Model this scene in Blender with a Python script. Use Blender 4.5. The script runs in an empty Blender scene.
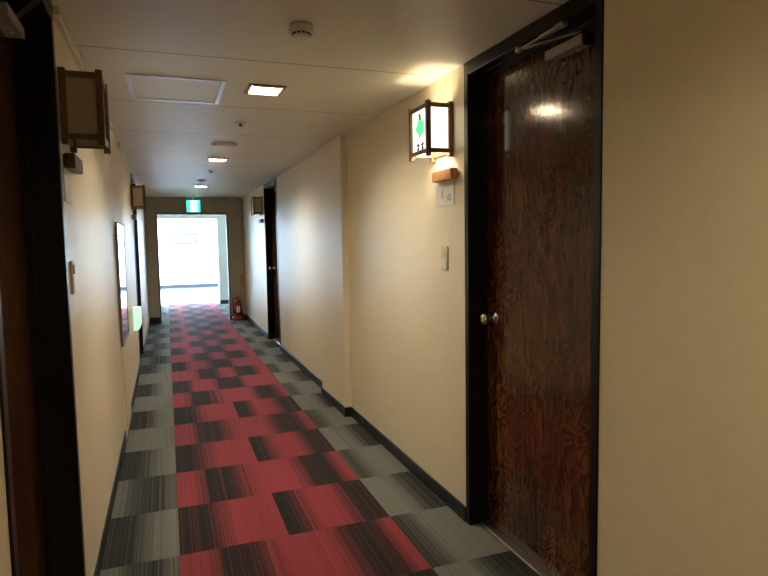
import bpy, bmesh, math, random
from mathutils import Vector, Matrix
random.seed(7)
S = bpy.context.scene
COL = S.collection
# ------------------------------------------------------------------ measures
WL, WR, HC, HCAM = -0.3223, 1.3098, 2.1587, 1.3643
YB, YE = -3.2, 10.85           # back end and far partition of the corridor
T0 = 2.6712                    # phase of the carpet tiles
# ------------------------------------------------------------------ materials
def newmat(name):
    m = bpy.data.materials.new(name); m.use_nodes = True
    nt = m.node_tree
    b = nt.nodes['Principled BSDF']
    return m, nt, b
def simple(name, col, rough=.5, metal=0., spec=.5, noise=0., nscale=60, bump=0., coat=0., em=None, es=0.):
    m, nt, b = newmat(name)
    b.inputs['Base Color'].default_value = (*col, 1)
    b.inputs['Roughness'].default_value = rough
    b.inputs['Metallic'].default_value = metal
    b.inputs['Specular IOR Level'].default_value = spec
    b.inputs['Coat Weight'].default_value = coat
    if em:
        b.inputs['Emission Color'].default_value = (*em, 1)
        b.inputs['Emission Strength'].default_value = es
    if noise or bump:
        tc = nt.nodes.new('ShaderNodeTexCoord')
        n = nt.nodes.new('ShaderNodeTexNoise'); n.inputs['Scale'].default_value = nscale; n.inputs['Detail'].default_value = 4
        nt.links.new(tc.outputs['Object'], n.inputs['Vector'])
        if noise:
            r = nt.nodes.new('ShaderNodeValToRGB')
            r.color_ramp.elements[0].position = .3; r.color_ramp.elements[1].position = .7
            r.color_ramp.elements[0].color = (*[c*(1-noise) for c in col], 1)
            r.color_ramp.elements[1].color = (*[min(1, c*(1+noise)) for c in col], 1)
            nt.links.new(n.outputs['Fac'], r.inputs['Fac']); nt.links.new(r.outputs['Color'], b.inputs['Base Color'])
        if bump:
            bp = nt.nodes.new('ShaderNodeBump'); bp.inputs['Strength'].default_value = bump; bp.inputs['Distance'].default_value = .002
            nt.links.new(n.outputs['Fac'], bp.inputs['Height']); nt.links.new(bp.outputs['Normal'], b.inputs['Normal'])
    return m

class NB:                                     # tiny maths builder for node graphs
    def __init__(s, nt): s.nt = nt
    def _in(s, sock, v):
        if isinstance(v, (int, float)): sock.default_value = v
        else: s.nt.links.new(v, sock)
    def m(s, op, a, b=None, c=None):
        n = s.nt.nodes.new('ShaderNodeMath'); n.operation = op
        s._in(n.inputs[0], a)
        if b is not None: s._in(n.inputs[1], b)
        if c is not None: s._in(n.inputs[2], c)
        return n.outputs[0]
    def ramp(s, fac, pts):
        n = s.nt.nodes.new('ShaderNodeValToRGB'); e = n.color_ramp.elements
        e[0].position, e[0].color = pts[0][0], (*[pts[0][1]]*3, 1)
        e[1].position, e[1].color = pts[-1][0], (*[pts[-1][1]]*3, 1)
        for p, v in pts[1:-1]:
            k = e.new(p); k.color = (v, v, v, 1)
        s._in(n.inputs[0], fac)
        return n.outputs['Color']
    def wn(s, v):
        n = s.nt.nodes.new('ShaderNodeTexWhiteNoise'); n.noise_dimensions = '1D'; s._in(n.inputs['W'], v); return n.outputs['Value']
    def mixf(s, f, a, b): return s.m('MULTIPLY_ADD', f, s.m('SUBTRACT', b, a), a)
    def mixc(s, f, a, b):
        n = s.nt.nodes.new('ShaderNodeMix'); n.data_type = 'RGBA'
        s._in(n.inputs[0], f)
        for sock, v in ((n.inputs[6], a), (n.inputs[7], b)):
            if isinstance(v, tuple): sock.default_value = (*v, 1)
            else: s.nt.links.new(v, sock)
        return n.outputs[2]
    def ss(s, x, lo, hi):
        n = s.nt.nodes.new('ShaderNodeMapRange'); n.interpolation_type = 'SMOOTHSTEP'
        s._in(n.inputs[0], x); n.inputs[1].default_value = lo; n.inputs[2].default_value = hi
        return n.outputs[0]

def carpet_mat():
    m, nt, b = newmat('carpet_tiles'); q = NB(nt)
    tc = nt.nodes.new('ShaderNodeTexCoord'); sp = nt.nodes.new('ShaderNodeSeparateXYZ')
    nt.links.new(tc.outputs['Object'], sp.inputs[0]); X, Y = sp.outputs[0], sp.outputs[1]
    k = q.m('FLOOR', q.m('DIVIDE', q.m('SUBTRACT', Y, T0), .5))
    par = q.m('FLOORED_MODULO', k, 2)
    far = q.m('GREATER_THAN', k, 5.5)
    u = X
    An = q.ramp(u, [(0, 0), (.11, 0), (.28, 1), (.44, 1), (.480, .95), (.484, 0), (.54, 0), (.67, .95), (.77, .95), (.88, .05), (1, 0)])
    Bn = q.ramp(u, [(0, .95), (.09, .9), (.19, 0), (.27, 0), (.45, .92), (.52, 1), (.63, 1), (.77, 0), (.86, 0), (.97, .9), (1, 1)])
    Af = q.ramp(u, [(0, 0), (.11, 0), (.22, .9), (.34, .9), (.46, 0), (.60, 0), (.72, .95), (.86, 1), (1, .75)])
    Bf = q.ramp(u, [(0, 1), (.20, .95), (.30, 0), (.40, 0), (.51, .85), (.58, .85), (.68, 0), (.80, 0), (.92, .95), (1, 1)])
    v = q.mixf(far, q.mixf(par, An, Bn), q.mixf(par, Af, Bf))
    cell = q.m('FLOOR', q.m('DIVIDE', X, .0035))
    n1 = q.wn(q.m('MULTIPLY_ADD', k, 113.7, cell))
    st = q.ss(q.m('MULTIPLY_ADD', q.m('SUBTRACT', n1, .5), .5, v), .05, .95)
    n2 = q.wn(q.m('MULTIPLY_ADD', k, 71.3, q.m('ADD', cell, 5000.5)))
    ln = q.m('GREATER_THAN', n2, .94)
    inv = q.m('SUBTRACT', 1, st)
    st = q.mixf(q.m('MULTIPLY', ln, .30), st, inv)
    red = q.mixc(st, (.018, .016, .0155), (.255, .040, .053))
    # grey border tiles, left and right
    ul = q.m('ADD', X, .5); ur = q.m('SUBTRACT', X, 1.0)
    row = q.wn(q.m('MULTIPLY', k, 3.17))
    La = q.ramp(ul, [(0, .1), (.26, .05), (.34, .35), (.42, .8), (.5, 1)])
    Lb = q.ramp(ul, [(0, .8), (.24, .65), (.30, .2), (.40, .15), (.46, .55), (.5, .45)])
    Lc = q.ramp(ul, [(0, .45), (.25, .95), (.42, .9), (.5, .8)])
    Ra = q.ramp(ur, [(0, .95), (.12, .9), (.22, .25), (.30, .05), (.5, .05)])
    Rb = q.ramp(ur, [(0, .25), (.06, .35), (.14, .9), (.26, 1), (.4, .8), (.5, .4)])
    L2 = q.mixf(q.m('GREATER_THAN', row, .72), Lb, Lc)
    gl = q.mixf(par, La, L2)
    gr = q.mixf(par, Ra, Rb)
    side = q.m('GREATER_THAN', X, .5)
    g = q.mixf(side, gl, gr)
    gs = q.m('MULTIPLY_ADD', q.m('SUBTRACT', n1, .5), .40, g)
    gs = q.mixf(q.m('MULTIPLY', ln, .3), gs, q.m('SUBTRACT', 1, gs))
    gs = q.ss(gs, -.02, 1.02)
    grey = q.mixc(gs, (.020, .020, .020), (.165, .164, .148))
    inred = q.m('MULTIPLY', q.m('GREATER_THAN', X, 0), q.m('LESS_THAN', X, .985))
    col = q.mixc(inred, grey, red)
    nz = nt.nodes.new('ShaderNodeTexNoise'); nz.inputs['Scale'].default_value = 260; nz.inputs['Detail'].default_value = 3
    nt.links.new(tc.outputs['Object'], nz.inputs['Vector'])
    f = q.m('MULTIPLY_ADD', nz.outputs['Fac'], .7, .65)
    vm = nt.nodes.new('ShaderNodeVectorMath'); vm.operation = 'SCALE'
    nt.links.new(col, vm.inputs[0]); nt.links.new(f, vm.inputs['Scale'])
    nt.links.new(vm.outputs[0], b.inputs['Base Color'])
    b.inputs['Roughness'].default_value = .85; b.inputs['Specular IOR Level'].default_value = .15
    bp = nt.nodes.new('ShaderNodeBump'); bp.inputs['Strength'].default_value = .4; bp.inputs['Distance'].default_value = .003
    nt.links.new(nz.outputs['Fac'], bp.inputs['Height']); nt.links.new(bp.outputs['Normal'], b.inputs['Normal'])
    return m

def ceiling_mat():
    m, nt, b = newmat('ceiling_board'); q = NB(nt)
    tc = nt.nodes.new('ShaderNodeTexCoord'); sp = nt.nodes.new('ShaderNodeSeparateXYZ')
    nt.links.new(tc.outputs['Object'], sp.inputs[0])
    d = q.m('ABSOLUTE', q.m('SUBTRACT', q.m('FLOORED_MODULO', q.m('ADD', q.m('SUBTRACT', sp.outputs[1], 2.708), .47), .94), .47))
    seam = q.m('LESS_THAN', d, .0045)
    nz = nt.nodes.new('ShaderNodeTexNoise'); nz.inputs['Scale'].default_value = 45; nz.inputs['Detail'].default_value = 5
    vo = nt.nodes.new('ShaderNodeTexVoronoi'); vo.inputs['Scale'].default_value = 26; vo.feature = 'F1'
    for n in (nz, vo): nt.links.new(tc.outputs['Object'], n.inputs['Vector'])
    fleck = q.ss(vo.outputs['Distance'], .16, .06)
    base = q.mixc(nz.outputs['Fac'], (.74, .74, .66), (.82, .82, .74))
    c2 = q.mixc(q.m('MULTIPLY', fleck, .35), base, (.88, .86, .80))
    c3 = q.mixc(q.m('MULTIPLY', seam, .8), c2, (.16, .12, .09))
    nt.links.new(c3, b.inputs['Base Color'])
    b.inputs['Roughness'].default_value = .5; b.inputs['Specular IOR Level'].default_value = .45
    bp = nt.nodes.new('ShaderNodeBump'); bp.inputs['Strength'].default_value = .3; bp.inputs['Distance'].default_value = .003
    nt.links.new(nz.outputs['Fac'], bp.inputs['Height']); nt.links.new(bp.outputs['Normal'], b.inputs['Normal'])
    return m

def wall_mat(name, c, amt=.05):
    m, nt, b = newmat(name); q = NB(nt)
    tc = nt.nodes.new('ShaderNodeTexCoord')
    a = nt.nodes.new('ShaderNodeTexNoise'); a.inputs['Scale'].default_value = 22; a.inputs['Detail'].default_value = 5
    d = nt.nodes.new('ShaderNodeTexNoise'); d.inputs['Scale'].default_value = 170; d.inputs['Detail'].default_value = 3
    for n in (a, d): nt.links.new(tc.outputs['Object'], n.inputs['Vector'])
    f = q.ss(a.outputs['Fac'], .3, .7)
    col = q.mixc(f, tuple(x*(1-amt) for x in c), tuple(min(1, x*(1+amt)) for x in c))
    nt.links.new(col, b.inputs['Base Color'])
    b.inputs['Roughness'].default_value = .42; b.inputs['Specular IOR Level'].default_value = .55
    bp = nt.nodes.new('ShaderNodeBump'); bp.inputs['Strength'].default_value = .15; bp.inputs['Distance'].default_value = .002
    nt.links.new(d.outputs['Fac'], bp.inputs['Height']); nt.links.new(bp.outputs['Normal'], b.inputs['Normal'])
    return m

def burl_mat():
    m, nt, b = newmat('burl_wood'); q = NB(nt)
    tc = nt.nodes.new('ShaderNodeTexCoord')
    mp = nt.nodes.new('ShaderNodeMapping'); mp.inputs['Scale'].default_value = (4.2, 4.2, 1.5)
    nt.links.new(tc.outputs['Object'], mp.inputs['Vector'])
    n1 = nt.nodes.new('ShaderNodeTexNoise'); n1.inputs['Scale'].default_value = 1.1; n1.inputs['Detail'].default_value = 3; n1.inputs['Distortion'].default_value = 2.2
    nt.links.new(mp.outputs[0], n1.inputs['Vector'])
    bands = q.m('FRACT', q.m('MULTIPLY', n1.outputs['Fac'], 13))
    tri = q.m('ABSOLUTE', q.m('SUBTRACT', q.m('MULTIPLY', bands, 2), 1))
    mp2 = nt.nodes.new('ShaderNodeMapping'); mp2.inputs['Scale'].default_value = (42, 42, 6)
    nt.links.new(tc.outputs['Object'], mp2.inputs['Vector'])
    n2 = nt.nodes.new('ShaderNodeTexNoise'); n2.inputs['Scale'].default_value = 1.2; n2.inputs['Detail'].default_value = 4; n2.inputs['Distortion'].default_value = .8
    nt.links.new(mp2.outputs[0], n2.inputs['Vector'])
    n3 = nt.nodes.new('ShaderNodeTexNoise'); n3.inputs['Scale'].default_value = .55; n3.inputs['Detail'].default_value = 2
    nt.links.new(mp.outputs[0], n3.inputs['Vector'])
    f = q.m('ADD', q.m('MULTIPLY_ADD', tri, .40, .06), q.m('MULTIPLY', q.ss(n2.outputs['Fac'], .1, .9), .45))
    f = q.m('MULTIPLY', f, q.m('MULTIPLY_ADD', q.ss(n3.outputs['Fac'], .2, .8), .55, .62))
    r = nt.nodes.new('ShaderNodeValToRGB'); e = r.color_ramp.elements
    e[0].position = .05; e[0].color = (.020, .0085, .004, 1)
    e[1].position = .95; e[1].color = (.21, .082, .026, 1)
    k = e.new(.45); k.color = (.072, .025, .0095, 1)
    nt.links.new(f, r.inputs[0]); nt.links.new(r.outputs[0], b.inputs['Base Color'])
    b.inputs['Roughness'].default_value = .13; b.inputs['Specular IOR Level'].default_value = .5
    return m

def frame_wood(name, c1, c2):
    m, nt, b = newmat(name); q = NB(nt)
    tc = nt.nodes.new('ShaderNodeTexCoord')
    mp = nt.nodes.new('ShaderNodeMapping'); mp.inputs['Scale'].default_value = (90, 90, 14)
    nt.links.new(tc.outputs['Object'], mp.inputs['Vector'])
    n = nt.nodes.new('ShaderNodeTexNoise'); n.inputs['Scale'].default_value = 1.5; n.inputs['Detail'].default_value = 4
    nt.links.new(mp.outputs[0], n.inputs['Vector'])
    nt.links.new(q.mixc(q.ss(n.outputs['Fac'], .3, .7), c1, c2), b.inputs['Base Color'])
    b.inputs['Roughness'].default_value = .45
    return m

M = dict(
    ceilplain=simple('hatch_board', (.80, .80, .72), .5, spec=.45, noise=.04, nscale=45, bump=.3),
    carpet=carpet_mat(), ceiling=ceiling_mat(),
    wall=wall_mat('cream_wallpaper', (.80, .71, .53), .015),
    pil=wall_mat('cream_pilaster', (.795, .705, .525), .015),
    endwall=wall_mat('shade_tinted_wallpaper', (.40, .35, .29)),  # wallpaper of the backlit end wall, its shade put into the colour
    lobbywall=wall_mat('white_wall', (.86, .86, .85), .02),
    lobbyfloor=simple('polished_pale_floor', (.075, .085, .09), .2, noise=.05, nscale=4),
    lobbyceil=simple('white_ceiling', (.8, .8, .79), .8, noise=.03),
    passage=wall_mat('pale_green_wall', (.66, .70, .62), .03),
    burl=burl_mat(),
    black=simple('black_lacquer', (.0065, .0058, .0055), .34, spec=.28, noise=.2, nscale=30),
    base=simple('black_vinyl', (.012, .013, .014), .5, noise=.2, nscale=25),
    lobbybase=simple('grey_vinyl', (.012, .013, .018), .5, noise=.1),
    lwood=frame_wood('lantern_wood', (.12, .066, .033), (.20, .115, .06)),
    owood=frame_wood('honey_wood', (.36, .165, .055), (.50, .25, .09)),
    dwood=frame_wood('walnut_wood', (.075, .030, .014), (.14, .062, .028)),
    paper_off=simple('lantern_paper', (.50, .44, .34), .7, noise=.04, nscale=200),
    steel=simple('satin_steel', (.62, .60, .57), .3, 1., noise=.04),
    brass=simple('aged_chrome', (.60, .58, .48), .22, 1., noise=.05),
    alu=simple('aluminium_trim', (.78, .77, .80), .38, .85, noise=.03),
    closer=simple('grey_enamel', (.36, .345, .33), .45, noise=.04),
    armm=simple('worn_metal', (.40, .37, .33), .4, .8, noise=.1),
    plastic=simple('ivory_plastic', (.66, .60, .42), .4, noise=.02),
    white=simple('white_plastic', (.74, .72, .68), .45, noise=.02),
    dark=simple('dark_slot', (.008, .008, .008), .7, spec=.15, noise=.1),
    card=simple('white_card', (.78, .76, .74), .5, noise=.02),
    inkred=simple('red_ink', (.50, .16, .17), .6, noise=.05),
    inkblue=simple('blue_ink', (.25, .33, .60), .6, noise=.05),
    pewter=simple('pewter_frame', (.016, .017, .02), .5, noise=.05), inknavy=simple('navy_ink', (.04, .05, .10), .6, noise=.05),
    inkdark=simple('black_ink', (.03, .03, .03), .6, noise=.05),
    inkgrey=simple('grey_ink', (.55, .53, .52), .6, noise=.05),
    red=simple('red_enamel', (.24, .014, .018), .35, noise=.05),
    rubber=simple('black_rubber', (.012, .012, .012), .6, noise=.1),
    mirror=simple('mirror_glass', (.86, .88, .87), .04, 1., noise=.01),
    brownbar=simple('brown_trim', (.20, .15, .11), .45, noise=.06),
    downframe=simple('bronze_rim', (.36, .25, .16), .4, noise=.05),
    baffle=simple('reflector_white', (.80, .74, .64), .4, noise=.02),
    lamp=simple('lamp_diffuser', (.9, .85, .75), .5, em=(1., .90, .68), es=190., noise=.01),
    lampweak=simple('dim_lamp_diffuser', (.9, .85, .75), .5, em=(1., .87, .56), es=110., noise=.01),  # emission set lower so the walls near the camera stay darker
    shade=simple('lit_paper', (.85, .80, .70), .6, em=(1., .90, .70), es=1.0, noise=.01),
    bulb=simple('glowing_bulb', (.9, .85, .75), .5, em=(1., .85, .6), es=85., noise=.01),
    leaf=simple('green_print', (.03, .50, .12), .5, em=(.07, .78, .20), es=.9, noise=.1, nscale=90),
    leafdark=simple('dark_green_print', (.04, .14, .08), .5, em=(.05, .18, .09), es=.5, noise=.1, nscale=90),
    exitgreen=simple('exit_green', (.02, .5, .40), .4, em=(.03, .82, .66), es=1.0, noise=.02),
    exitwhite=simple('exit_white', (.85, .95, .92), .4, em=(.72, 1., .93), es=1.3, noise=.02),
    guide=simple('pale_green_lit', (.6, .8, .68), .4, em=(.50, .95, .70), es=.45, noise=.25, nscale=18),
)
# ------------------------------------------------------------------ mesh helpers
class MB:
    def __init__(s): s.bm = bmesh.new()
    def _merge(s, t):
        me = bpy.data.meshes.new('tmp'); t.to_mesh(me); t.free(); s.bm.from_mesh(me); bpy.data.meshes.remove(me)
    def box(s, x0, x1, y0, y1, z0, z1, bev=0., seg=2):
        x0, x1 = sorted((x0, x1)); y0, y1 = sorted((y0, y1)); z0, z1 = sorted((z0, z1))
        t = bmesh.new(); bmesh.ops.create_cube(t, size=1)
        for v in t.verts:
            v.co = Vector(((x0+x1)/2+v.co.x*(x1-x0), (y0+y1)/2+v.co.y*(y1-y0), (z0+z1)/2+v.co.z*(z1-z0)))
        if bev: bmesh.ops.bevel(t, geom=t.edges[:], offset=bev, segments=seg, affect='EDGES', profile=.5)
        s._merge(t); return s
    def lathe(s, prof, c=(0, 0, 0), axis='Z', n=28):
        # prof: list of (radius, height); closed with caps where radius > 0 at the ends
        t = bmesh.new(); rings = []
        for r, h in prof:
            rings.append([t.verts.new((r*math.cos(2*math.pi*i/n), r*math.sin(2*math.pi*i/n), h)) for i in range(n)])
        for a, b in zip(rings, rings[1:]):
            for i in range(n): t.faces.new((a[i], a[(i+1) % n], b[(i+1) % n], b[i]))
        t.faces.new(rings[0][::-1]); t.faces.new(rings[-1])
        bmesh.ops.recalc_face_normals(t, faces=t.faces[:])
        R = {'Z': Matrix.Identity(4), 'X': Matrix.Rotation(math.pi/2, 4, 'Y'), '-X': Matrix.Rotation(-math.pi/2, 4, 'Y'),
             '-Z': Matrix.Rotation(math.pi, 4, 'X'), '-Y': Matrix.Rotation(math.pi/2, 4, 'X')}[axis]
        bmesh.ops.transform(t, matrix=Matrix.Translation(c) @ R, verts=t.verts[:])
        for f in t.faces: f.smooth = len(f.verts) == 4
        s._merge(t); return s
    def tube(s, pts, r, n=10):
        t = bmesh.new(); pts = [Vector(p) for p in pts]; rings = []
        for i, p in enumerate(pts):
            d = (pts[min(i+1, len(pts)-1)] - pts[max(i-1, 0)]).normalized()
            a = d.orthogonal().normalized() if i == 0 else (rings_a - d*rings_a.dot(d)).normalized()
            rings_a = a; b_ = d.cross(a)
            rings.append([t.verts.new(p + r*(math.cos(2*math.pi*k/n)*a + math.sin(2*math.pi*k/n)*b_)) for k in range(n)])
        for A, B in zip(rings, rings[1:]):
            for k in range(n): t.faces.new((A[k], A[(k+1) % n], B[(k+1) % n], B[k])).smooth = True
        t.faces.new(rings[0][::-1]); t.faces.new(rings[-1])
        bmesh.ops.recalc_face_normals(t, faces=t.faces[:])
        s._merge(t); return s
    def bar(s, a, b, w, h):
        # rectangular bar from a to b
        a, b = Vector(a), Vector(b); d = (b-a); L = d.length; d.normalize()
        up = Vector((0, 0, 1)); sd = d.cross(up).normalized(); up = sd.cross(d)
        t = bmesh.new(); bmesh.ops.create_cube(t, size=1)
        for v in t.verts: v.co = (a+b)/2 + d*(v.co.x*L) + sd*(v.co.y*w) + up*(v.co.z*h)
        s._merge(t); return s
    def prism(s, pts, f):
        # polygon (list of 2-D points) pushed through f(p, side) giving 3-D corners for side 0 and 1
        t = bmesh.new()
        A = [t.verts.new(f(p, 0)) for p in pts]; B = [t.verts.new(f(p, 1)) for p in pts]
        t.faces.new(A[::-1]); t.faces.new(B)
        n = len(pts)
        for i in range(n): t.faces.new((A[i], A[(i+1) % n], B[(i+1) % n], B[i]))
        bmesh.ops.recalc_face_normals(t, faces=t.faces[:])
        s._merge(t); return s
    def build(s, name, mat, parent=None, origin=None):
        me = bpy.data.meshes.new(name)
        if origin is None and parent is not None: origin = parent_loc(parent)
        if origin is not None: bmesh.ops.translate(s.bm, vec=-Vector(origin), verts=s.bm.verts[:])
        s.bm.to_mesh(me); s.bm.free(); me.materials.append(M[mat])
        o = bpy.data.objects.new(name, me); COL.objects.link(o)
        if parent is not None:
            o.parent = parent
            o.location = Vector(origin) - parent_loc(parent)
        elif origin is not None: o.location = origin
        return o
def parent_loc(o):
    v = Vector((0, 0, 0))
    while o is not None: v += Vector(o.location); o = o.parent
    return v
def tag(o, label=None, cat=None, group=None, kind=None):
    if label: o['label'] = label
    if cat: o['category'] = cat
    if group: o['group'] = group
    if kind: o['kind'] = kind
    return o
def thing(name, loc, label, cat, group=None, kind=None):
    o = bpy.data.objects.new(name, None); o.empty_display_size = .1; COL.objects.link(o); o.location = loc
    return tag(o, label, cat, group, kind)
def copy_thing(root, loc, label, rz=0., group=None):
    r = root.copy(); COL.objects.link(r); r.location = loc; r.rotation_euler = (0, 0, rz); r['label'] = label
    if group: r['group'] = group
    for ch in list(root.children):
        c = ch.copy(); COL.objects.link(c); c.parent = r
        for g in list(ch.children):
            d = g.copy(); COL.objects.link(d); d.parent = c
    return r
def struct(name, mb, mat, label, cat): return tag(mb.build(name, mat), label, cat, kind='structure')

# ------------------------------------------------------------------ shell
DR1, DR2 = (1.556, 2.476), (7.42, 8.40)      # right doors, casing to casing
DL1, DL2 = (1.35, 2.268), (7.02, 7.96)       # left doors
WT = .16
struct('floor', MB().box(-.75, 2.45, YB-.1, 14.15, -.05, 0), 'carpet', 'red, black and grey striped carpet tiles along the corridor', 'floor')
# ceiling with holes for the recessed lamps
LIGHTS = [(.52, 3.18), (.50, 5.92), (.495, 8.70), (.52, .42), (.52, -2.3)]
hs = .085
bm = MB(); ys = [YB-.1]
for x, y in sorted(LIGHTS, key=lambda t: t[1]):
    bm.box(-.5, 1.5, ys[-1], y-hs, HC, HC+.08)
    bm.box(-.5, x-hs, y-hs, y+hs, HC, HC+.08); bm.box(x+hs, 1.5, y-hs, y+hs, HC, HC+.08)
    ys.append(y+hs)
bm.box(-.5, 1.5, ys[-1], YE, HC, HC+.08)
struct('ceiling', bm, 'ceiling', 'tan textured ceiling boards with dark cross seams', 'ceiling')
bm = MB()
for a, b in ((YB, DR1[0]), (DR1[1], DR2[0]), (DR2[1], YE)): bm.box(WR, WR+WT, a, b, 0, HC)
struct('wall_right', bm, 'wall', 'cream papered wall on the right with the lit lantern', 'wall')
bm = MB()
for a, b in ((YB, DL1[0]), (DL1[1], DL2[0]), (DL2[1], YE)): bm.box(WL-WT, WL, a, b, 0, HC)
struct('wall_left', bm, 'wall', 'cream papered wall on the left with the mirror', 'wall')
struct('wall_back', MB().box(WL-WT, WR+WT, YB-.1, YB, 0, HC), 'wall', 'cream wall closing the corridor behind the camera', 'wall')
struct('trim_1', MB().box(WR-.05, WR, 4.37, 5.10, 0, HC, .002, 1), 'pil', 'shallow cream pilaster on the right wall', 'pilaster')
struct('trim_2', MB().box(WL, WL+.006, 4.43, 5.10, 0, .655), 'pil', 'slim cream strip of wall behind the mirror on the left', 'pilaster')
# baseboards
bh, bt = .075, .012
bm = MB()
for a, b in ((YB, DR1[0]), (DR1[1], 4.37), (5.10, DR2[0]), (DR2[1], YE)): bm.box(WR-bt, WR, a, b, 0, bh, .003, 1)
bm.box(WR-.05-bt, WR-.05, 4.37-bt, 5.10+bt, 0, bh, .003, 1); bm.box(WR-.05, WR-bt, 4.37-bt, 4.37, 0, bh); bm.box(WR-.05, WR-bt, 5.10, 5.10+bt, 0, bh)
struct('baseboard_right', bm, 'base', 'black vinyl baseboard along the right wall', 'baseboard')
bm = MB()
for a, b in ((YB, DL1[0]), (DL1[1], 4.43), (5.10, DL2[0]), (DL2[1], YE)): bm.box(WL, WL+.007, a, b, 0, bh, .002, 1)
struct('baseboard_left', bm, 'base', 'black vinyl baseboard along the left wall', 'baseboard')
struct('trim_3', MB().box(WL, WL+.022, DL1[1]+.02, 4.43, HC-.030, HC, .004, 2).box(WL, WL+.022, 5.13, DL2[0]-.02, HC-.030, HC, .004, 2), 'plastic',
       'cream cable moulding where the left wall meets the ceiling', 'moulding')
# far partition with the opening
bm = MB()
OX0, OX1, OZ = -.145, 1.045, 1.888
bm.box(WL-WT, OX0, YE, YE+.10, 0, HC+.08); bm.box(OX1, WR+WT, YE, YE+.10, 0, HC+.08); bm.box(OX0, OX1, YE, YE+.10, OZ, HC+.08)
struct('wall_end', bm, 'endwall', 'papered partition with a tall doorway at the corridor end, backlit shade in its colour', 'wall')
bm = MB(); fw = .028
bm.box(OX0-fw+.028, OX0+fw, YE-.018, YE+.115, 0, OZ); bm.box(OX1-fw, OX1, YE-.018, YE+.115, 0, OZ)
bm.box(OX0, OX1, YE-.018, YE+.115, OZ-fw, OZ+.002)
struct('trim_4', bm, 'brownbar', 'slim grey-brown frame lining the far doorway', 'door frame')
bm = MB(); bm.box(WL+.008, OX0, YE-bt, YE, 0, .11, .003, 1); bm.box(OX1, WR-bt, YE-bt, YE, 0, .08, .003, 1)
struct('baseboard_end', bm, 'base', 'black baseboard on both stubs of the end partition', 'baseboard')
bm = MB(); bm.box(WL, WR, YE-.02, YE, HC-.045, HC)
bm.box(WR-.03, WR, YE-.02, YE, 0.08, HC-.045); bm.box(.02-.004, .02+.004, YE-.004, YE, OZ+.01, HC-.045); bm.box(1.0, 1.008, YE-.004, YE, OZ+.01, HC-.045)
struct('trim_5', bm, 'endwall', 'cornice and joint battens above the far doorway, backlit shade in their colour', 'trim')
# passage beyond
PX0, PX1, PY = -.62, 2.35, 13.75
bm = MB()
bm.box(PX0-.1, PX0, YE+.1, PY, 0, 2.3)
bm.box(PX1, PX1+.1, YE+.1, 11.6, 0, 2.3); bm.box(PX1, PX1+.1, 13.2, PY, 0, 2.3); bm.box(PX1, PX1+.1, 11.6, 13.2, 0, .8); bm.box(PX1, PX1+.1, 11.6, 13.2, 2.1, 2.3)
struct('wall_passage', bm, 'passage', 'pale walls of the short passage beyond the doorway', 'wall')
struct('ceiling_passage', MB().box(PX0-.1, PX1+.1, YE+.1, PY+.15, 2.3, 2.4), 'lobbyceil', 'pale ceiling of the passage beyond the doorway', 'ceiling')
bm = MB()
bm.box(PX0-.1, -.35, PY, PY+.15, 0, 2.3); bm.box(1.085, PX1+.1, PY, PY+.15, 0, 2.3); bm.box(-.35, 1.085, PY, PY+.15, 1.90, 2.3)
struct('wall_inner', bm, 'passage', 'pale green-grey second partition with lintel before the bright lobby', 'wall')
struct('baseboard_inner', MB().box(1.085, PX1, PY-.012, PY, 0, .085, .003, 1), 'lobbybase', 'dark grey baseboard on the second partition', 'baseboard')
# lobby
LX0, LX1, LY0, LY1, LH = -3., 4.2, PY+.15, 19.5, 2.5
struct('floor_lobby', MB().box(LX0-.1, LX1+.1, 14.15, LY1+.1, -.05, 0.001), 'lobbyfloor', 'pale polished floor of the sunlit lobby', 'floor')
bm = MB(); bm.box(-.75, LX0-.1, LY0, 14.15, -.05, 0); bm.box(2.45, LX1+.1, LY0, 14.15, -.05, 0)
struct('floor_lobby_edge', bm, 'lobbyfloor', 'pale floor either side of the carpet end', 'floor')
struct('ceiling_lobby', MB().box(LX0-.1, LX1+.1, LY0, LY1+.1, LH, LH+.1), 'lobbyceil', 'white ceiling of the bright lobby', 'ceiling')
struct('wall_far', MB().box(LX0-.1, LX1+.1, LY1, LY1+.1, 0, LH), 'lobbywall', 'overexposed white wall at the far side of the lobby', 'wall')
bm = MB()
for sx, x in ((-1, LX0), (1, LX1)):
    bm.box(x, x+sx*.1, LY0, 14.6, 0, LH); bm.box(x, x+sx*.1, 18.8, LY1, 0, LH); bm.box(x, x+sx*.1, 14.6, 18.8, 0, .5); bm.box(x, x+sx*.1, 14.6, 18.8, 2.3, LH)
bm.box(LX0, PX0-.1, LY0-.02, LY0+.05, 0, LH); bm.box(PX1+.1, LX1, LY0-.02, LY0+.05, 0, LH); bm.box(PX0-.1, PX1+.1, LY0, LY0+.05, 2.3, LH)
struct('wall_lobby', bm, 'lobbywall', 'white side walls of the lobby around its windows', 'wall')
def window(n, x, y0, y1, z0, z1, label):
    bm = MB(); e = .05
    bm.box(x-.03, x+.03, y0, y0+e, z0, z1); bm.box(x-.03, x+.03, y1-e, y1, z0, z1); bm.box(x-.03, x+.03, y0+e, y1-e, z0, z0+e); bm.box(x-.03, x+.03, y0+e, y1-e, z1-e, z1)
    k = max(1, round((y1-y0)/1.4))
    for i in range(1, k): bm.box(x-.025, x+.025, y0+(y1-y0)*i/k-.025, y0+(y1-y0)*i/k+.025, z0+e, z1-e)
    struct(n, bm, 'alu', label, 'window')
window('window_1', LX0-.05, 14.6, 18.8, .5, 2.3, 'aluminium window on the left side of the lobby')
window('window_2', LX1+.05, 14.6, 18.8, .5, 2.3, 'aluminium window on the right side of the lobby')
window('window_3', PX1+.05, 11.6, 13.2, .8, 2.1, 'aluminium window lighting the short passage')
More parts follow.
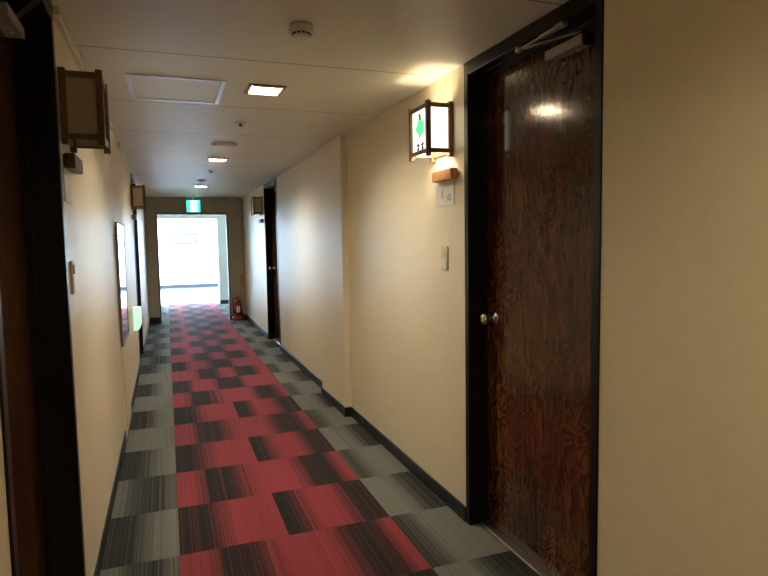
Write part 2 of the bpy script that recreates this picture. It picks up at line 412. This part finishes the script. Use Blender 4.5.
struct('baseboard_far', MB().box(LX0, LX1, LY1-.02, LY1, 0, .10, .003, 1), 'lobbybase', 'grey baseboard under the white lobby wall', 'baseboard')

# ------------------------------------------------------------------ doors
def door(n, W, sg, y0, y1, hinge, label, knob=True, elbow=None):
    """sg=+1: wall on the right, the recess runs towards +X. hinge: 'near' or 'far'."""
    D = lambda o: W + sg*o
    root = thing(n, (W, (y0+y1)/2, 0), label, 'door', kind='structure')
    j = .036; top = 2.10; LO = .092 if sg > 0 else .107
    f = MB()
    for a, b in ((y0, y0+j), (y1-j, y1)): f.box(D(-.006), D(.15), a, b, 0, HC-.003, .002, 1)
    f.box(D(-.006), D(.15), y0+j, y1-j, top, HC-.003, .002, 1)
    # stops in front of the leaf
    f.box(D(.085), D(LO-.002), y0+j, y0+j+.003, 0, top); f.box(D(.085), D(LO-.002), y1-j-.003, y1-j, 0, top)
    f.box(D(.045), D(.060), y0+j, y1-j, top-.006, top)
    f.build('door_frame', 'black', root)
    leaf = MB().box(D(LO), D(LO+.04), y0+j+.002, y1-j-.002, .012, top-.002, .003, 2).build('door_leaf', 'burl', root)
    MB().box(D(.05), D(.15), y0+j, y1-j, 0, .010, .003, 1).build('threshold', 'steel', root)
    hy = y0+j if hinge == 'near' else y1-j; s = 1 if hinge == 'near' else -1
    ky = (y1-j-.075) if hinge == 'near' else (y0+j+.075)
    ax = '-X' if sg > 0 else 'X'
    if knob:
        k = MB()
        k.lathe([(.030, 0), (.031, .004), (.026, .009), (.015, .012), (.014, .030), (.017, .036), (.0245, .044), (.0265, .056), (.0245, .068), (.012, .074), (.004, .0745)], (D(LO), ky, 1.0), ax)
        kn = k.build('door_knob', 'brass', root)
        MB().box(D(LO-.0765), D(LO-.0742), ky-.0012, ky+.0012, .994, 1.006).build('keyhole', 'dark', kn)
    # closer
    c0, c1 = (hy + s*.125, hy + s*.335) if sg > 0 else (hy + s*.085, hy + s*.295)
    cz = 2.018 if sg > 0 else 1.998
    body = MB().box(D(LO-.05), D(LO), c0, c1, cz, cz+.035, .004, 2)
    cb = body.build('door_closer', 'closer', root)
    MB().box(D(LO-.046), D(LO), c0-s*.03, c0, cz-.004, cz+.033, .004, 2).lathe([(.013, 0), (.013, .012), (.009, .016)], (D(.072), c0+s*.03, cz+.034)).build('closer_cap', 'dark', cb)
    sc = MB()
    for yy in (c0+s*.06, c0+s*.10): sc.lathe([(.006, 0), (.005, .004)], (D(.08), yy, cz), '-Z', 12)
    sc.lathe([(.005, 0), (.004, .004)], (D(LO), c1-s*.05, cz-.018), ax, 10)
    sc.build('adjusting_screws', 'steel', cb)
    el = elbow or (D(-.008), hy + s*.435, 2.082)
    arm = MB().bar((D(.072), c0+s*.03, cz+.052), el, .016, .005).build('closer_arm', 'armm', cb)
    brk = (D(.006), hy + s*.185, 2.094)
    mid = tuple((Vector(el)*.45 + Vector(brk)*.55))
    MB().bar(el, mid, .010, .006).bar(mid, brk, .018, .010).lathe([(.010, -.008), (.010, .012)], el, 'Z', 14).box(brk[0]-.014, brk[0]+.014, brk[1]-.02, brk[1]+.02, 2.088, 2.101, .002, 1).build('closer_rod', 'steel', cb)
    return root
door('door_1', WR, 1, *DR1, 'near', 'glossy burl wood door in black frame, nearest on the right')
door('door_2', WL, -1, *DL1, 'far', 'burl wood door in black frame at the left edge of the photo', elbow=(WL+.055, 1.895, 2.062))
door('door_3', WR, 1, *DR2, 'near', 'distant dark door on the right beyond the pilaster')
door('door_4', WL, -1, *DL2, 'far', 'distant dark door on the left beyond the mirror')

# ------------------------------------------------------------------ wall lanterns
LW, LD, LH_ = .222, .139, .245
def lantern(loc, lit, label, group=None):
    """built for the right wall: wall plane at local x=0, body towards -x, y from 0 to LW, z from 0 to LH_."""
    r = thing('wall_lantern', loc, label, 'lantern', group)
    ox, oy, oz = loc; p = .022
    def bx(mb, x0, x1, y0, y1, z0, z1, b=.0015): mb.box(ox+x0, ox+x1, oy+y0, oy+y1, oz+z0, oz+z1, b, 1)
    for x in (-LD, -p-.002):
        for y in (0, LW-p):
            mb = MB(); bx(mb, x, x+p, y, y+p, -.006, LH_+.008); mb.build('post', 'lwood', r)
    for z in (.012, LH_-.022):
        mb = MB(); rt = .021
        bx(mb, -LD+.003, -LD+.012, p, LW-p, z, z+rt)
        bx(mb, -LD+p, -p-.002, .003, .012, z, z+rt); bx(mb, -LD+p, -p-.002, LW-.012, LW-.003, z, z+rt)
        bx(mb, -.014, -.003, p, LW-p, z, z+rt)
        mb.build('rail', 'lwood', r)
    for nm, bxs in (('paper_pane', (-LD+.013, -LD+.015, p*.6, LW-p*.6)), ('paper_pane', (-LD+p*.6, -p*.6, .013, .015)), ('paper_pane', (-LD+p*.6, -p*.6, LW-.015, LW-.013))):
        mb = MB(); bx(mb, *bxs, .020, LH_-.014, 0); mb.build(nm, 'shade' if lit else 'paper_off', r)
    cb = (ox-.010, oy+LW/2, oz+.085)
    MB().box(ox-.010, ox-.001, oy+LW/2-.03, oy+LW/2+.03, oz+.045, oz+.125, .002, 1).lathe([(.018, 0), (.018, .020), (.013, .024)], cb, '-X', 16).build('lamp_holder', 'white', r)
    MB().lathe([(.010, .022), (.013, .030), (.022, .046), (.023, .058), (.017, .072), (.006, .079)], cb, '-X', 18).build('bulb', 'bulb' if lit else 'white', r)
    return r
LR = (WR, 2.590, 1.763)
lant = lantern(LR, True, 'lit white paper lantern with green leaf mark beside the near right door')
# green leaf mark and small characters on the corridor pane
xx = WR-LD+.013
def on_pane(mb, pts):
    mb.prism(pts, lambda q, sd: (xx - .0006 - .0010*sd, LR[1]+LW/2+q[0], LR[2]+q[1]))
mb = MB()
leafp = []
for i in range(40):
    a = 2*math.pi*i/40
    rr = 1+.13*math.cos(5*a+.4)
    y, z = .050*rr*math.cos(a), .037*rr*math.sin(a)
    if z < 0: y *= 1-.35*(-z/.038); z *= 1.25
    leafp.append((y-.004, .143+z))
on_pane(mb, leafp)
mk = mb.build('leaf_mark', 'leaf', lant)
mb = MB(); on_pane(mb, [(-.018, .176), (.008, .174), (.018, .212), (-.006, .210)]); on_pane(mb, [(-.016, .186), (-.010, .184), (-.010, .205), (-.015, .204)])
mb.build('leaf_stem', 'leafdark', lant)
for cx in (-.030, .022):
    mb = MB()
    for z0, w in ((.038, .030), (.056, .036)):
        on_pane(mb, [(cx-w/2, z0), (cx+w/2, z0), (cx+w/2, z0+.009), (cx-w/2, z0+.009)])
    on_pane(mb, [(cx-.007, .030), (cx+.007, .030), (cx+.007, .072), (cx-.007, .072)])
    mb.build('printed_character', 'inkdark', lant)
lo = lantern((WR, 8.50, 1.755), False, 'small unlit lantern beyond the distant right door', 'unlit wall lanterns')
copy_thing(lo, (WL, 2.325+LW, 1.718), 'large unlit wooden lantern with tan paper panes beside the left door', math.pi, 'unlit wall lanterns')
copy_thing(lo, (WL, 6.80+LW, 1.735), 'small unlit lantern above the distant left door edge', math.pi, 'unlit wall lanterns')

# ------------------------------------------------------------------ card ledges, cards and switches (right-wall build; -x is into the corridor)
def ledge(loc, w, lab, mat):
    ox, oy, oz = loc
    r = thing('card_ledge', loc, lab, 'ledge', 'wooden card ledges')
    MB().box(ox-.040, ox-.005, oy, oy+w, oz, oz+.052, .004, 2).build('wooden_block', mat, r)
    MB().box(ox-.005, ox, oy+.01, oy+w-.01, oz+.004, oz+.048).build('wall_plate', 'dwood', r)
    return r
def card(loc, w, h, lab, marks=True):
    ox, oy, oz = loc
    r = thing('notice_card', loc, lab, 'card', 'white cards under wooden ledges')
    MB().box(ox-.004, ox+.0006, oy, oy+w, oz, oz+h, .0008, 1).build('card_sheet', 'card', r)
    if marks:
        def strip(mb, y, z, dy, dz): mb.box(ox-.0046, ox-.0038, oy+y, oy+y+dy, oz+z, oz+z+dz)
        a = MB()
        for z in (.060, .066, .073, .040, .046, .052): strip(a, .118, z, .016, .003)
        for z in (.040, .060): strip(a, .1245, z, .003, .017)
        a.build('red_print', 'inkred', r)
        b = MB()
        for k in range(4): strip(b, .030+.011*k, .022, .007, .010); strip(b, .034+.011*k, .036, .006, .009)
        strip(b, .03, .050, .03, .004)
        b.build('blue_print', 'inkblue', r)
        c = MB()
        for z in (.086, .092): strip(c, .05, z, .06, .002)
        strip(c, .05, .084, .002, .012)
        c.build('grey_print', 'inkgrey', r)
    return r
l1 = ledge((WR, 2.545, 1.648), .215, 'honey wood block under the lit lantern', 'owood')
c1 = card((WR, 2.585, 1.530), .205, .118, 'white printed card hanging under the honey wood block')
l2 = ledge((WR, 8.50, 1.64), .205, 'dim wooden block under the distant right lantern', 'dwood')
c2 = card((WR, 8.53, 1.52), .150, .118, 'white card below the distant right lantern', False)
copy_thing(l2, (WL, 2.335+.205, 1.632), 'dark wooden block under the unlit lantern on the left wall', math.pi)
copy_thing(c2, (WL, 2.48, 1.516), 'pale card below the dark block on the left wall', math.pi)
copy_thing(l2, (WL, 6.99, 1.625), 'tiny wooden block under the distant left lantern', math.pi)
copy_thing(c2, (WL, 6.97, 1.505), 'tiny card under the distant left lantern', math.pi)
def switch(loc, lab, mat='plastic'):
    ox, oy, oz = loc
    r = thing('light_switch', loc, lab, 'light switch', 'wall switches')
    MB().box(ox-.009, ox, oy, oy+.070, oz, oz+.120, .004, 2).build('switch_plate', mat, r)
    MB().box(ox-.013, ox-.008, oy+.020, oy+.050, oz+.072, oz+.104, .002, 1).build('rocker', 'plastic', r)
    MB().box(ox-.0105, ox-.008, oy+.012, oy+.058, oz+.014, oz+.062, .001, 1).build('insert', 'white', r)
    return r
s1 = switch((WR, 2.655, 1.208), 'ivory switch plate below the card on the right wall')
copy_thing(s1, (WL, 2.425, 1.19), 'brownish switch plate on the left wall by the near door', math.pi)

# ------------------------------------------------------------------ mirror on the left wall
xm = WL+.006
mr = thing('wall_mirror', (xm, 4.76, .66), 'tall slim mirror on the left wall reflecting daylight', 'mirror')
MB().box(xm, xm+.010, 4.44, 5.09, .67, 1.51).build('mirror_glass', 'mirror', mr)
MB().box(xm, xm+.013, 4.432, 4.444, .665, 1.515, .001, 1).box(xm, xm+.013, 5.086, 5.098, .665, 1.515, .001, 1).box(xm, xm+.013, 4.444, 5.086, .660, .672, .001, 1).box(xm, xm+.013, 4.444, 5.086, 1.508, 1.52, .001, 1).build('mirror_frame', 'brownbar', mr)
for yy in (4.56, 5.06): MB().lathe([(.009, 0), (.009, .006), (.005, .010)], (xm, yy, .652), 'X', 12).build('mirror_clip', 'dark', mr)

# ------------------------------------------------------------------ low guide light on the left wall
g = thing('guide_light', (WL, 6.1, .55), 'pale green lit guide light low on the left wall', 'guide light')
def gprof(q, sd): return (WL+q[0], 6.06+.20*sd, q[1])
gp = [(0.004, .55), (.040, .55), (.058, .568), (.070, .60), (.070, .752), (.062, .762), (.004, .762)]
MB().prism(gp, gprof).build('lit_cover', 'guide', g)
MB().box(WL-.0006, WL+.005, 6.05, 6.27, .545, .768, .001, 1).build('back_plate', 'white', g)

# ------------------------------------------------------------------ ceiling fittings
def downlight(x, y, lab, lamp='lamp'):
    r = thing('downlight', (x, y, HC), lab, 'ceiling light', 'square recessed ceiling lights')
    o = .096; i = .075
    mb = MB()
    for a in (-1, 1):
        mb.box(x+a*i, x+a*o, y-o, y+o, HC-.010, HC-.0005, .003, 1)
        mb.box(x-i, x+i, y+a*i, y+a*o, HC-.014, HC-.0005, .003, 1)
    mb.build('rim', 'downframe', r)
    mb = MB()
    for a in (-1, 1):
        mb.box(x+a*i, x+a*(i+.005), y-i-.005, y+i+.005, HC-.004, HC+.05); mb.box(x-i, x+i, y+a*i, y+a*(i+.005), HC-.004, HC+.05)
    mb.box(x-i-.005, x+i+.005, y-i-.005, y+i+.005, HC+.05, HC+.056)
    mb.build('reflector', 'baffle', r)
    MB().box(x-.068, x+.068, y-.068, y+.068, HC+.042, HC+.048, .002, 1).build('diffuser', lamp, r)
    return r
d1 = downlight(*LIGHTS[0], 'nearest square ceiling light beside the access hatch')
for (x, y), lab in zip(LIGHTS[1:3], ('middle square ceiling light just past the round speaker', 'farthest square ceiling light before the exit sign')):
    copy_thing(d1, (x, y, HC), lab)
d2 = downlight(*LIGHTS[3], 'square ceiling light above the camera', 'lampweak')
copy_thing(d2, (*LIGHTS[4], HC), 'square ceiling light behind the camera')
hx0, hx1, hy0, hy1 = -.145, .315, 3.075, 3.575
h = thing('access_hatch', ((hx0+hx1)/2, (hy0+hy1)/2, HC), 'square ceiling access hatch with bright aluminium frame', 'access hatch')
mb = MB(); e = .024
mb.box(hx0, hx0+e, hy0, hy1, HC-.006, HC-.0003, .0015, 1); mb.box(hx1-e, hx1, hy0, hy1, HC-.006, HC-.0003, .0015, 1)
mb.box(hx0+e, hx1-e, hy0, hy0+e*.8, HC-.006, HC-.0003, .0015, 1); mb.box(hx0+e, hx1-e, hy1-e*.8, hy1, HC-.006, HC-.0003, .0015, 1)
mb.build('hatch_frame', 'alu', h)
MB().box(hx0+e+.004, hx1-e-.004, hy0+e, hy1-e, HC-.003, HC-.0003).build('hatch_panel', 'ceilplain', h)
# smoke detector
c = (.503, 2.225, HC)
sd = thing('smoke_detector', c, 'round cream smoke detector on the ceiling nearest the camera', 'smoke detector')
MB().lathe([(.043, 0), (.043, .018), (.041, .021)], c, '-Z', 32).build('detector_base', 'white', sd)
mb = MB().lathe([(.040, .020), (.050, .022), (.050, .028), (.034, .030), (.034, .039), (.030, .045), (.010, .048)], c, '-Z', 32).build('sensor_head', 'white', sd)
ml = MB()
for i in range(12):
    a = 2*math.pi*i/12; p = Vector((c[0]+.0345*math.cos(a), c[1]+.0345*math.sin(a), HC-.0345)); t = Vector((-math.sin(a), math.cos(a), 0))
    ml.bar(p-t*.005, p+t*.006, .003, .006)
ml.build('sensor_slots', 'dark', sd)
# sprinklers / small detectors
def sprinkler(loc, lab, big=1.0):
    r = thing('ceiling_sprinkler', loc, lab, 'sprinkler', 'small ceiling sprinklers')
    MB().lathe([(.034*big, 0), (.033*big, .006), (.018*big, .010)], loc, '-Z', 24).build('escutcheon', 'white', r)
    MB().lathe([(.010*big, .010), (.008*big, .022), (.017*big, .024), (.017*big, .027)], loc, '-Z', 20).build('sprinkler_head', 'armm', r)
    return r
sp1 = sprinkler((.500, 4.10, HC), 'small sprinkler head between the first light and the round speaker')
copy_thing(sp1, (.500, 6.85, HC), 'small sprinkler head just past the middle ceiling light')
copy_thing(sp1, (.465, 10.45, HC), 'dark sprinkler head right above the exit sign')
cs = thing('ceiling_speaker', (.478, 5.02, HC), 'flat round white speaker on the ceiling before the middle light', 'speaker')
MB().lathe([(.100, 0), (.102, .006), (.094, .013)], (.478, 5.02, HC), '-Z', 40).build('speaker_rim', 'white', cs)
MB().lathe([(.093, .012), (.070, .017), (.02, .019)], (.478, 5.02, HC), '-Z', 40).build('speaker_grille', 'white', cs)
fd = thing('heat_detector', (.463, 7.90, HC), 'flat white disc on the ceiling before the farthest light', 'detector')
MB().lathe([(.055, 0), (.055, .008), (.048, .012)], (.463, 7.90, HC), '-Z', 28).build('detector_base', 'white', fd)
MB().lathe([(.030, .011), (.028, .022), (.012, .025)], (.463, 7.90, HC), '-Z', 24).build('detector_dome', 'white', fd)

# ------------------------------------------------------------------ exit sign
ex0, ex1, ez0, ez1, ey = .362, .584, 1.902, 2.099, 10.78
es = thing('exit_sign', ((ex0+ex1)/2, ey, ez0), 'green glowing running-man exit sign above the far doorway', 'exit sign')
MB().box(ex0-.006, ex1+.006, ey, ey+.045, ez0-.006, ez1+.006, .004, 2).build('sign_case', 'white', es)
MB().box((ex0+ex1)/2-.02, (ex0+ex1)/2+.02, ey+.01, ey+.035, ez1+.006, HC-.001).build('hanger', 'white', es)
MB().box(ex0, ex1, ey-.003, ey+.001, ez0, ez1).build('green_panel', 'exitgreen', es)
w0, w1 = ex0+.062, ex0+.178
MB().box(w0, w1, ey-.005, ey-.002, ez0+.004, ez1-.006).build('white_doorway', 'exitwhite', es)
mb = MB(); cx, cz = (w0+w1)/2, (ez0+ez1)/2
f3 = lambda q, sd: (cx+q[0], ey-.0052-.002*sd, cz+q[1])
mb.prism([(.012+.014*math.cos(2*math.pi*i/16), .062+.014*math.sin(2*math.pi*i/16)) for i in range(16)], f3)
for a, b, w in (((.006, .042), (-.006, .0), .012), ((.004, .036), (.030, .016), .005), ((.002, .036), (-.026, .026), .005), ((-.026, .026), (-.034, .006), .005),
                ((-.004, .0), (.024, -.022), .007), ((.024, -.022), (.014, -.056), .006), ((-.006, .0), (-.014, -.034), .007), ((-.014, -.034), (-.042, -.044), .006)):
    A, B = Vector(a), Vector(b); d = (B-A).normalized(); nn = Vector((-d.y, d.x))*w; A -= d*.003; B += d*.003
    mb.prism([A+nn, A-nn, B-nn*.8, B+nn*.8], f3)
mb.build('running_figure', 'exitgreen', es)

# ------------------------------------------------------------------ fire extinguisher
fx, fy = 1.150, 10.735
fe = thing('fire_extinguisher', (fx, fy, 0), 'red fire extinguisher on a red floor stand by the end partition', 'fire extinguisher')
MB().lathe([(.098, 0), (.100, .010), (.100, .045), (.094, .050), (.094, .070), (.086, .072), (.086, .03), (.01, .03)], (fx, fy, 0), 'Z', 32).build('floor_stand', 'red', fe)
MB().lathe([(.055, .032), (.060, .040), (.060, .30), (.056, .325), (.040, .350), (.022, .362), (.020, .375)], (fx, fy, 0), 'Z', 32).build('cylinder', 'red', fe)
MB().box(fx-.030, fx+.030, fy-.0635, fy-.058, .14, .25, .001, 1).build('instruction_label', 'card', fe)
MB().lathe([(.016, .372), (.016, .400), (.010, .410)], (fx, fy, 0), 'Z', 18).build('valve', 'brass', fe)
MB().bar((fx-.01, fy, .408), (fx+.085, fy-.01, .440), .018, .006).bar((fx-.01, fy, .398), (fx+.075, fy-.01, .402), .018, .006).build('lever', 'rubber', fe)
MB().tube([(fx-.012, fy, .392), (fx-.055, fy-.01, .398), (fx-.078, fy-.015, .36), (fx-.080, fy-.018, .27), (fx-.074, fy-.02, .18)], .009).lathe([(.016, 0), (.010, .07)], (fx-.074, fy-.02, .115), 'Z', 14).build('hose', 'rubber', fe)
wp = MB().box(1.225, 1.275, YE-.022, YE, .575, .800, .003, 1).build('wall_plaque', 'owood', None)
tag(wp, 'narrow brown wooden plaque above the fire extinguisher', 'plaque')

# ------------------------------------------------------------------ picture on the lobby wall
pf = thing('framed_notice', (.55, LY1, 1.34), 'faint framed notice on the bright lobby wall', 'picture')
mb = MB(); a0, a1, b0, b1 = .19, .92, 1.345, 1.665; t = .045
for q in ((a0, a1, b0, b0+t), (a0, a1, b1-t, b1), (a0, a0+t, b0+t, b1-t), (a1-t, a1, b0+t, b1-t)): mb.box(q[0], q[1], LY1-.02, LY1, q[2], q[3])
mb.build('picture_frame', 'pewter', pf)
MB().box(a0+t, a1-t, LY1-.010, LY1-.001, b0+t, b1-t).build('sheet', 'card', pf)
MB().lathe([(.042, 0), (.042, .003)], (.83, LY1-.010, 1.51), '-Y', 20).build('emblem', 'inknavy', pf)

# ------------------------------------------------------------------ daylight
def area(name, loc, rot, sx, sy, e, col):
    l = bpy.data.lights.new(name, 'AREA'); l.shape = 'RECTANGLE'; l.size = sx; l.size_y = sy; l.energy = e; l.color = col
    o = bpy.data.objects.new(name, l); COL.objects.link(o); o.location = loc; o.rotation_euler = rot; return o
DAY = (.50, .74, 1.0)
area('daylight_window_left', (LX0-.12, 16.7, 1.4), (0, -math.pi/2, 0), 1.8, 4.2, 1200, DAY)
area('daylight_window_right', (LX1+.12, 16.7, 1.4), (0, math.pi/2, 0), 1.8, 4.2, 1200, DAY)
area('daylight_window_passage', (PX1+.12, 12.4, 1.45), (0, math.pi/2, 0), 1.3, 1.6, 5, (.85, .95, .95))
w = bpy.data.worlds.new('sky'); S.world = w; w.use_nodes = True
w.node_tree.nodes['Background'].inputs[0].default_value = (.75, .88, 1., 1); w.node_tree.nodes['Background'].inputs[1].default_value = 1.0

# ------------------------------------------------------------------ camera
F_, yaw, pitch, roll = 595.0, .3494, .0801, -.0166
cy, sy, cp, spi = math.cos(yaw), math.sin(yaw), math.cos(pitch), math.sin(pitch)
fw = Vector((sy*cp, cy*cp, -spi)); r0 = Vector((cy, -sy, 0)); u0 = r0.cross(fw)
r = math.cos(roll)*r0 + math.sin(roll)*u0; u = -math.sin(roll)*r0 + math.cos(roll)*u0
cam = bpy.data.cameras.new('camera'); co = bpy.data.objects.new('camera', cam); COL.objects.link(co)
m = Matrix((r, u, -fw)).transposed().to_4x4(); m.translation = Vector((0, 0, HCAM)); co.matrix_world = m
cam.sensor_width = 36; cam.lens = F_/768*36; cam.clip_start = .02
S.camera = co
S.view_settings.view_transform = 'Standard'; S.view_settings.look = 'None'; S.view_settings.gamma = 1; S.view_settings.use_curve_mapping = False
S.view_settings.exposure = 1.03
